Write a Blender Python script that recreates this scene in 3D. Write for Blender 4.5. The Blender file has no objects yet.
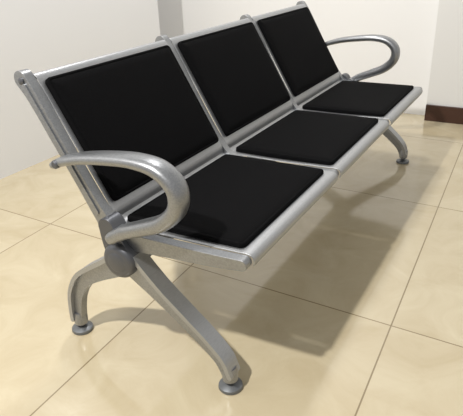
import bpy, bmesh, math
from mathutils import Vector, Matrix
scene=bpy.context.scene; col=bpy.context.collection

# ---------------------------------------------------------------- materials
def newmat(n):
    m=bpy.data.materials.new(n);m.use_nodes=True;nt=m.node_tree
    return m,nt,nt.nodes['Principled BSDF']
def N(nt,t,**k):
    n=nt.nodes.new(t)
    for a,b in k.items(): setattr(n,a,b)
    return n
def simple(n,c,r,metal=0,bump=0,scale=200,spec=.5,var=0,cvar=0,stretch=None):
    m,nt,b=newmat(n)
    b.inputs['Base Color'].default_value=(*c,1);b.inputs['Roughness'].default_value=r
    b.inputs['Metallic'].default_value=metal;b.inputs['Specular IOR Level'].default_value=spec
    tc=N(nt,'ShaderNodeTexCoord');mp=N(nt,'ShaderNodeMapping');mp.inputs['Scale'].default_value=stretch or (1,1,1)
    nt.links.new(tc.outputs['Object'],mp.inputs['Vector'])
    no=N(nt,'ShaderNodeTexNoise');no.inputs['Scale'].default_value=scale;no.inputs['Detail'].default_value=4
    nt.links.new(mp.outputs[0],no.inputs['Vector'])
    if bump:
        bp=N(nt,'ShaderNodeBump');bp.inputs['Strength'].default_value=bump;bp.inputs['Distance'].default_value=.001
        nt.links.new(no.outputs['Fac'],bp.inputs['Height']);nt.links.new(bp.outputs['Normal'],b.inputs['Normal'])
    if var:
        mr=N(nt,'ShaderNodeMapRange');mr.inputs['To Min'].default_value=r-var;mr.inputs['To Max'].default_value=r+var
        nt.links.new(no.outputs['Fac'],mr.inputs['Value']);nt.links.new(mr.outputs['Result'],b.inputs['Roughness'])
    if cvar:
        cr=N(nt,'ShaderNodeValToRGB');e=cr.color_ramp.elements
        e[0].position=.35;e[1].position=.65
        e[0].color=tuple(x*(1-cvar) for x in c)+(1,);e[1].color=tuple(x*(1+cvar) for x in c)+(1,)
        nt.links.new(no.outputs['Fac'],cr.inputs[0]);nt.links.new(cr.outputs[0],b.inputs['Base Color'])
    return m
SILVER=simple('silver_powder_coat',(.43,.44,.455),.42,.85,.15,500,var=.06,cvar=.06,stretch=(1,.15,1))
ALU=simple('cast_aluminium',(.33,.34,.355),.38,.9,.2,250,var=.08,cvar=.10)
DARKALU=simple('hub_grey',(.14,.145,.16),.42,.8,.1,300)
BEAM=simple('beam_steel',(.16,.17,.18),.4,.7)
PAD=simple('black_fabric',(.003,.003,.0035),.85,0,.7,500,.08,cvar=.5)
FOOT=simple('foot_grey',(.18,.19,.20),.4,.6)
WALLM=simple('wall_paint_gloss',(.80,.81,.83),.28,0,.03,8,.4)
WALLB=simple('wall_paint',(.86,.86,.86),.5,0,.03,8,.3)
COLM=simple('column_paint',(.76,.76,.75),.5,0,.03,8,.3)
SKIRT=simple('brown_skirting',(.055,.022,.013),.35,0,.1,30)

def floor_mat():
    m,nt,b=newmat('cream_marble_tile');L=nt.links
    tc=N(nt,'ShaderNodeTexCoord');sx=N(nt,'ShaderNodeSeparateXYZ');L.new(tc.outputs['Object'],sx.inputs[0])
    def M(op,a,bb,c=None):
        n=N(nt,'ShaderNodeMath',operation=op)
        for i,v in enumerate((a,bb,c)):
            if v is None: continue
            if hasattr(v,'links'): L.new(v,n.inputs[i])
            else: n.inputs[i].default_value=v
        return n.outputs[0]
    X,Y=sx.outputs[0],sx.outputs[1]
    xr=M('MULTIPLY_ADD',Y,.04,X); yr=M('MULTIPLY_ADD',X,.02,Y)
    def cell(v,off,s):
        u=M('DIVIDE',M('SUBTRACT',v,off),s)
        fr=M('FRACT',u,0); d=M('MINIMUM',fr,M('SUBTRACT',1.0,fr))
        return M('FLOOR',u,0), M('LESS_THAN',M('MULTIPLY',d,s),.0022)
    cx,gx=cell(xr,.575,.72); cy,gy=cell(yr,.44,.88)
    g=M('MAXIMUM',gx,gy)
    wn=N(nt,'ShaderNodeTexWhiteNoise',noise_dimensions='2D');cb=N(nt,'ShaderNodeCombineXYZ');L.new(cx,cb.inputs[0]);L.new(cy,cb.inputs[1]);L.new(cb.outputs[0],wn.inputs['Vector'])
    ad=N(nt,'ShaderNodeVectorMath',operation='MULTIPLY_ADD');L.new(wn.outputs['Color'],ad.inputs[0]);ad.inputs[1].default_value=(5,5,5);L.new(tc.outputs['Object'],ad.inputs[2])
    n1=N(nt,'ShaderNodeTexNoise');n1.inputs['Scale'].default_value=5;n1.inputs['Detail'].default_value=8;n1.inputs['Roughness'].default_value=.6;n1.inputs['Distortion'].default_value=1.2;L.new(ad.outputs[0],n1.inputs['Vector'])
    cr=N(nt,'ShaderNodeValToRGB');L.new(n1.outputs['Fac'],cr.inputs['Fac'])
    cr.color_ramp.elements[0].position=.28;cr.color_ramp.elements[0].color=(.52,.435,.285,1)
    cr.color_ramp.elements[1].position=.72;cr.color_ramp.elements[1].color=(.62,.545,.385,1)
    mx=N(nt,'ShaderNodeMix',data_type='RGBA');L.new(g,mx.inputs['Factor']);L.new(cr.outputs[0],mx.inputs['A']);mx.inputs['B'].default_value=(.26,.20,.115,1)
    L.new(mx.outputs['Result'],b.inputs['Base Color'])
    b.inputs['Roughness'].default_value=.10
    b.inputs['Specular IOR Level'].default_value=.75
    return m
FLOOR=floor_mat()

# ---------------------------------------------------------------- helpers
def mkobj(name,verts,faces,mat,parent=None,bevel=0,seg=3,sharp=35):
    me=bpy.data.meshes.new(name);me.from_pydata([tuple(v) for v in verts],[],faces);me.validate()
    bm=bmesh.new();bm.from_mesh(me);bmesh.ops.recalc_face_normals(bm,faces=bm.faces);bm.to_mesh(me);bm.free()
    me.materials.append(mat)
    for p in me.polygons: p.use_smooth=True
    me.set_sharp_from_angle(angle=math.radians(sharp))
    o=bpy.data.objects.new(name,me);col.objects.link(o)
    if parent: o.parent=parent
    if bevel:
        b=o.modifiers.new('bevel','BEVEL');b.width=bevel;b.segments=seg;b.limit_method='ANGLE';b.angle_limit=math.radians(40)
        b.harden_normals=True
    return o
def box(name,a,b,mat,parent=None,bevel=0):
    v=[(x,y,z) for x in (a[0],b[0]) for y in (a[1],b[1]) for z in (a[2],b[2])]
    f=[(0,1,3,2),(4,6,7,5),(0,4,5,1),(2,3,7,6),(0,2,6,4),(1,5,7,3)]
    return mkobj(name,v,f,mat,parent,bevel)
def spline(pts,n=8):
    pts=[Vector(p) for p in pts];P=[2*pts[0]-pts[1]]+pts+[2*pts[-1]-pts[-2]];out=[]
    for i in range(1,len(P)-2):
        a,b,c,d=P[i-1:i+3]
        for k in range(n):
            t=k/n
            out.append(.5*((2*b)+(c-a)*t+(2*a-5*b+4*c-d)*t*t+(-a+3*b-3*c+d)*t**3))
    out.append(pts[-1]);return out
def plate(name,path,y0,y1,mat,parent,bevel=.004,cap=True,n=8):
    s=spline(path,n);L=[];Rr=[]
    m=len(s)
    for i,p in enumerate(s):
        a=s[max(i-1,0)];b=s[min(i+1,m-1)];t=Vector((b.x-a.x,b.y-a.y)).normalized();nn=Vector((-t.y,t.x));w=p.z/2
        c=Vector((p.x,p.y))
        L.append(c+nn*w);Rr.append(c-nn*w)
        if i==0: t0,n0,c0,w0=t,nn,c,w
        if i==m-1: t1,n1,c1,w1=t,nn,c,w
    if cap:
        k=6
        hs=[(c0+n0*w0*math.cos(q)-t0*w0*math.sin(q),c0-n0*w0*math.cos(q)-t0*w0*math.sin(q)) for q in [math.radians(80-80*j/k) for j in range(k)]]
        he=[(c1+n1*w1*math.cos(q)+t1*w1*math.sin(q),c1-n1*w1*math.cos(q)+t1*w1*math.sin(q)) for q in [math.radians(80*(j+1)/k) for j in range(k)]]
        L=[h[0] for h in hs]+L+[h[0] for h in he];Rr=[h[1] for h in hs]+Rr+[h[1] for h in he]
    m=len(L);v=[];f=[]
    for i in range(m):
        v+=[(L[i].x,y0,L[i].y),(Rr[i].x,y0,Rr[i].y),(Rr[i].x,y1,Rr[i].y),(L[i].x,y1,L[i].y)]
    for i in range(m-1):
        a=4*i;b=a+4
        for j in range(4): f.append((a+j,a+(j+1)%4,b+(j+1)%4,b+j))
    f.append((0,1,2,3));f.append((4*m-4,4*m-1,4*m-2,4*m-3))
    return mkobj(name,v,f,mat,parent,bevel)
def sweep(name,path,mat,parent,n=8,k=20,expo=2.6):
    pts=[Vector(p[:3]) for p in path];s=spline(pts,n)
    ws=spline([(p[3],p[4],0) for p in path],n)
    v=[];f=[];m=len(s)
    def ring(c,t,a,b):
        Yv=Vector((0,1,0));nn=t.cross(Yv).normalized();bb=nn.cross(t).normalized()
        for j in range(k):
            q=2*math.pi*j/k;cq,sq=math.cos(q),math.sin(q)
            v.append(c+bb*a*math.copysign(abs(cq)**(2/expo),cq)+nn*b*math.copysign(abs(sq)**(2/expo),sq))
    tans=[(s[min(i+1,m-1)]-s[max(i-1,0)]).normalized() for i in range(m)]
    R=0
    for q in (80,55,30): 
        r=math.cos(math.radians(q));ring(s[0]-tans[0]*ws[0].x*.8*math.sin(math.radians(q)),tans[0],ws[0].x*r,ws[0].y*r);R+=1
    for i in range(m): ring(s[i],tans[i],ws[i].x,ws[i].y);R+=1
    for q in (30,55,80):
        r=math.cos(math.radians(q));ring(s[-1]+tans[-1]*ws[-1].x*.8*math.sin(math.radians(q)),tans[-1],ws[-1].x*r,ws[-1].y*r);R+=1
    for i in range(R-1):
        for j in range(k): f.append((i*k+j,i*k+(j+1)%k,(i+1)*k+(j+1)%k,(i+1)*k+j))
    f.append(tuple(range(k)));f.append(tuple(range((R-1)*k,R*k)))
    return mkobj(name,v,f,mat,parent,sharp=60)
def cyl(name,c,axis,prof,mat,parent,k=32,bevel=0):
    v=[];f=[];c=Vector(c);ax=Vector(axis).normalized()
    u=ax.orthogonal().normalized();w=ax.cross(u)
    for r,h in prof:
        for j in range(k):
            q=2*math.pi*j/k;v.append(c+ax*h+(u*math.cos(q)+w*math.sin(q))*r)
    for i in range(len(prof)-1):
        for j in range(k): f.append((i*k+j,i*k+(j+1)%k,(i+1)*k+(j+1)%k,(i+1)*k+j))
    f.append(tuple(range(k)));f.append(tuple(range((len(prof)-1)*k,len(prof)*k)))
    return mkobj(name,v,f,mat,parent,bevel=bevel)
def sheet(name,prof,y0,y1,th,mat,parent,bevel=.0012):
    s=spline([(a,b,0) for a,b in prof],6);m=len(s);v=[];f=[]
    for i,p in enumerate(s):
        a=s[max(i-1,0)];b=s[min(i+1,m-1)];t=(b-a).normalized();nn=Vector((-t.y,t.x))
        q=Vector((p.x,p.y))-nn*th
        v+=[(p.x,y0,p.y),(p.x,y1,p.y),(q.x,y1,q.y),(q.x,y0,q.y)]
    for i in range(m-1):
        a=4*i;b=a+4
        for j in range(4): f.append((a+j,a+(j+1)%4,b+(j+1)%4,b+j))
    f.append((0,1,2,3));f.append((4*m-4,4*m-1,4*m-2,4*m-3))
    return mkobj(name,v,f,mat,parent,bevel)
def cushion(name,o,e1,e2,n,a,b,th,r,mat,parent):
    o,e1,e2,n=map(Vector,(o,e1,e2,n));k=7
    def outline(ins):
        out=[];rr=max(r-ins,.004)
        for (sx,sy,q0) in ((1,1,0),(-1,1,90),(-1,-1,180),(1,-1,270)):
            for j in range(k):
                q=math.radians(q0+90*j/(k-1))
                out.append((sx*(a/2-ins-rr)+rr*math.cos(q),sy*(b/2-ins-rr)+rr*math.sin(q)))
        return out
    # rolled edge, stitched seam groove, then nearly flat centre
    levels=[(0,0),(0,th*.6),(.001,th*.82),(.003,th*.95),(.0065,th),(.0085,th-.0016),(.0105,th),(.03,th+.0015),(.07,th+.0025),(.13,th+.003)]
    v=[];f=[];K=4*k
    for ins,h in levels:
        for x,y in outline(ins): v.append(o+e1*x+e2*y+n*h)
    for i in range(len(levels)-1):
        for j in range(K): f.append((i*K+j,i*K+(j+1)%K,(i+1)*K+(j+1)%K,(i+1)*K+j))
    f.append(tuple(range(K)));f.append(tuple(range((len(levels)-1)*K,len(levels)*K)))
    return mkobj(name,v,f,mat,parent,sharp=60)

# ---------------------------------------------------------------- bench
bench=bpy.data.objects.new('waiting_room_bench',None);col.objects.link(bench)
P=.5783
BT=Vector((-.280,.762));BB=Vector((-.082,.425))
d=(BT-BB).normalized();bn=Vector((d.y,-d.x))
if bn.x<0: bn=-bn
for i in range(3):
    y0=i*P+.0145;y1=(i+1)*P-.0145;ym=(y0+y1)/2
    sheet('back_panel_%d'%(i+1),[(BT.x-bn.x*.022,BT.y-bn.y*.022-.006),(BT.x-bn.x*.012,BT.y-bn.y*.008+.003),tuple(BT-d*.008),tuple(BT-d*.05),tuple((BT+BB)/2),tuple(BB+d*.03),tuple(BB),(BB.x+.004,BB.y-.02)],y0,y1,.003,SILVER,bench)
    c=(BT*.5+BB*.5)
    cushion('back_cushion_%d'%(i+1),(c.x+bn.x*.001,ym,c.y+bn.y*.001),(0,1,0),(d.x,0,d.y),(bn.x,0,bn.y),(y1-y0)-.026,(BT-BB).length-.040,.014,.014,PAD,bench)
    sheet('seat_panel_%d'%(i+1),[(-.085,.425),(-.078,.405),(-.06,.396),(-.02,.394),(.12,.394),(.27,.399),(.305,.400),(.321,.395),(.326,.383),(.322,.370)],y0,y1,.003,SILVER,bench)
    cushion('seat_cushion_%d'%(i+1),(.114,ym,.3965),(0,1,0),(1,0,.008),(-.008,0,1),(y1-y0)-.032,.350,.014,.014,PAD,bench)
for i in range(4):
    y=i*P
    plate('bracket_%d'%(i+1),[(-.303,.752,.042),(-.270,.706,.038),(-.205,.592,.036),(-.150,.497,.036),(-.107,.425,.042),(-.070,.380,.054),(-.01,.366,.048),(.10,.370,.040),(.22,.376,.034),(.305,.383,.028)],y-.014,y+.014,ALU,bench,.005)
    plate('bracket_rib_%d'%(i+1),[(-.290,.736,.014),(-.205,.592,.012),(-.150,.497,.012),(-.112,.43,.014)],y-.018,y+.018,ALU,bench,.003)
    for (bx,bz) in ((-.298,.748),(-.09,.40)):
        cyl('bolt_%d'%(i+1),(bx,y-.019,bz),(0,1,0),[(.006,0),(.009,.002),(.009,.038),(.006,.040)],DARKALU,bench,16)
B=Vector((-.04,.315))
box('beam',(B.x-.035,-.01,B.y-.024),(B.x+.035,3*P+.01,B.y+.024),BEAM,bench,.006)

for tag,yl,ya,sg in (('near',-.006,-.042,-1),('far',1.770,3*P+.042,1)):
    rear=[(-.045,.305,.078),(-.085,.275,.064),(-.150,.238,.054),(-.205,.200,.050),(-.240,.145,.045),(-.253,.090,.039),(-.257,.045,.034)]
    front=[(-.035,.315,.084),(.005,.280,.070),(.065,.232,.054),(.13,.182,.048),(.19,.134,.045),(.238,.088,.041),(.259,.045,.036)]
    for nm,pa in (('rear',rear),('front',front)):
        plate('leg_%s_%s'%(nm,tag),pa,yl-.012,yl+.012,ALU,bench,.004)
        fl=[]
        for k in range(len(pa)):
            a=Vector(pa[max(k-1,0)][:2]);b=Vector(pa[min(k+1,len(pa)-1)][:2]);t=(b-a).normalized()
            nn=Vector((-t.y,t.x));
            if nn.y<0: nn=-nn
            if nm=='rear' and nn.x>0: nn=-nn
            if nm=='front' and nn.x<0: nn=-nn
            c=Vector(pa[k][:2])+nn*(pa[k][2]/2-.006)
            fl.append((c.x,c.y,.013))
        plate('leg_flange_%s_%s'%(nm,tag),fl,yl-.024,yl+.024,SILVER,bench,.005)
        fx=pa[-1][0]
        cyl('leg_ankle_%s_%s'%(nm,tag),(fx,yl,.022),(0,0,1),[(.013,0),(.020,.006),(.021,.03),(.017,.045)],ALU,bench)
        cyl('foot_%s_%s'%(nm,tag),(fx,yl,0),(0,0,1),[(.030,0),(.032,.003),(.031,.010),(.021,.015),(.010,.018),(.009,.030)],FOOT,bench)
    h0=yl-.040 if sg<0 else yl+.036
    cyl('hub_%s'%tag,(B.x,h0,B.y),(0,-sg,0),[(.036,0),(.044,.004),(.048,.010),(.048,.066)],DARKALU,bench,40)
    cyl('hub_cap_%s'%tag,(B.x,h0+sg*.003,B.y),(0,-sg,0),[(.022,0),(.028,.003),(.028,.010)],DARKALU,bench,32)
    plate('hub_neck_%s'%tag,[(B.x-.005,B.y+.01,.08),(B.x-.02,.36,.07),(-.075,.40,.050)],yl-.024,yl+.024,DARKALU,bench,.006)
    A=[(-.192,.560,.022,.011),(-.165,.571,.025,.012),(-.10,.588,.027,.013),(-.02,.600,.029,.014),(.06,.606,.030,.015),(.125,.596,.030,.017),(.166,.560,.029,.019),(.165,.510,.028,.020),(.123,.466,.026,.020),(.06,.437,.024,.019),(.0,.412,.022,.018),(-.045,.385,.019,.016)]
    sweep('armrest_%s'%tag,[(x,ya,z,a,b) for x,z,a,b in A],ALU,bench)
    cyl('armrest_pin_%s'%tag,(-.175,ya+sg*.028,.567),(0,-sg,0),[(.007,0),(.011,.003),(.011,.05)],DARKALU,bench,20)
    cyl('armrest_pin_low_%s'%tag,(-.035,ya+sg*.012,.392),(0,-sg,0),[(.012,0),(.016,.003),(.016,.05)],ALU,bench,20)

# ---------------------------------------------------------------- room
mkobj('floor',[(-3,-3,0),(4,-3,0),(4,2.66,0),(-3,2.66,0)],[(0,1,2,3)],FLOOR)
box('wall_left',(-1.62,-3,0),(-1.50,2.15,2.9),WALLM)
box('wall_back',(-3,2.66,0),(4,2.78,2.9),WALLB)
box('column',(.20,2.56,0),(1.6,2.66,2.9),COLM)
box('baseboard_column',(.20,2.545,0),(1.6,2.56,.10),SKIRT,bevel=.003)

# ---------------------------------------------------------------- light
def area(n,loc,tgt,size,e,c=(1,1,1),sy=None):
    l=bpy.data.lights.new(n,'AREA');l.energy=e;l.size=size;l.color=c
    if sy: l.shape='RECTANGLE';l.size_y=sy
    o=bpy.data.objects.new(n,l);col.objects.link(o);o.location=loc
    o.rotation_euler=(Vector(tgt)-Vector(loc)).to_track_quat('-Z','Y').to_euler()
area('ceiling_lamp',(-.38,-1.45,2.8),(0.0,.6,0),.10,90,(1,.97,.92))
area('ceiling_lamp.001',(-.6,1.5,2.8),(.1,1.6,0),.2,25,(1,.98,.95))
w=bpy.data.worlds.new('world');scene.world=w;w.use_nodes=True
bg=w.node_tree.nodes['Background'];bg.inputs[0].default_value=(1,.985,.965,1);bg.inputs[1].default_value=.47
scene.view_settings.view_transform='Standard'

# ---------------------------------------------------------------- camera
cd=bpy.data.cameras.new('camera');co=bpy.data.objects.new('camera',cd);col.objects.link(co)
co.location=(.8220,-.9171,1.03);co.rotation_euler=(1.1215,.0351,.5179);cd.sensor_width=36;cd.lens=544.07*36/463;cd.clip_start=.01
scene.camera=co
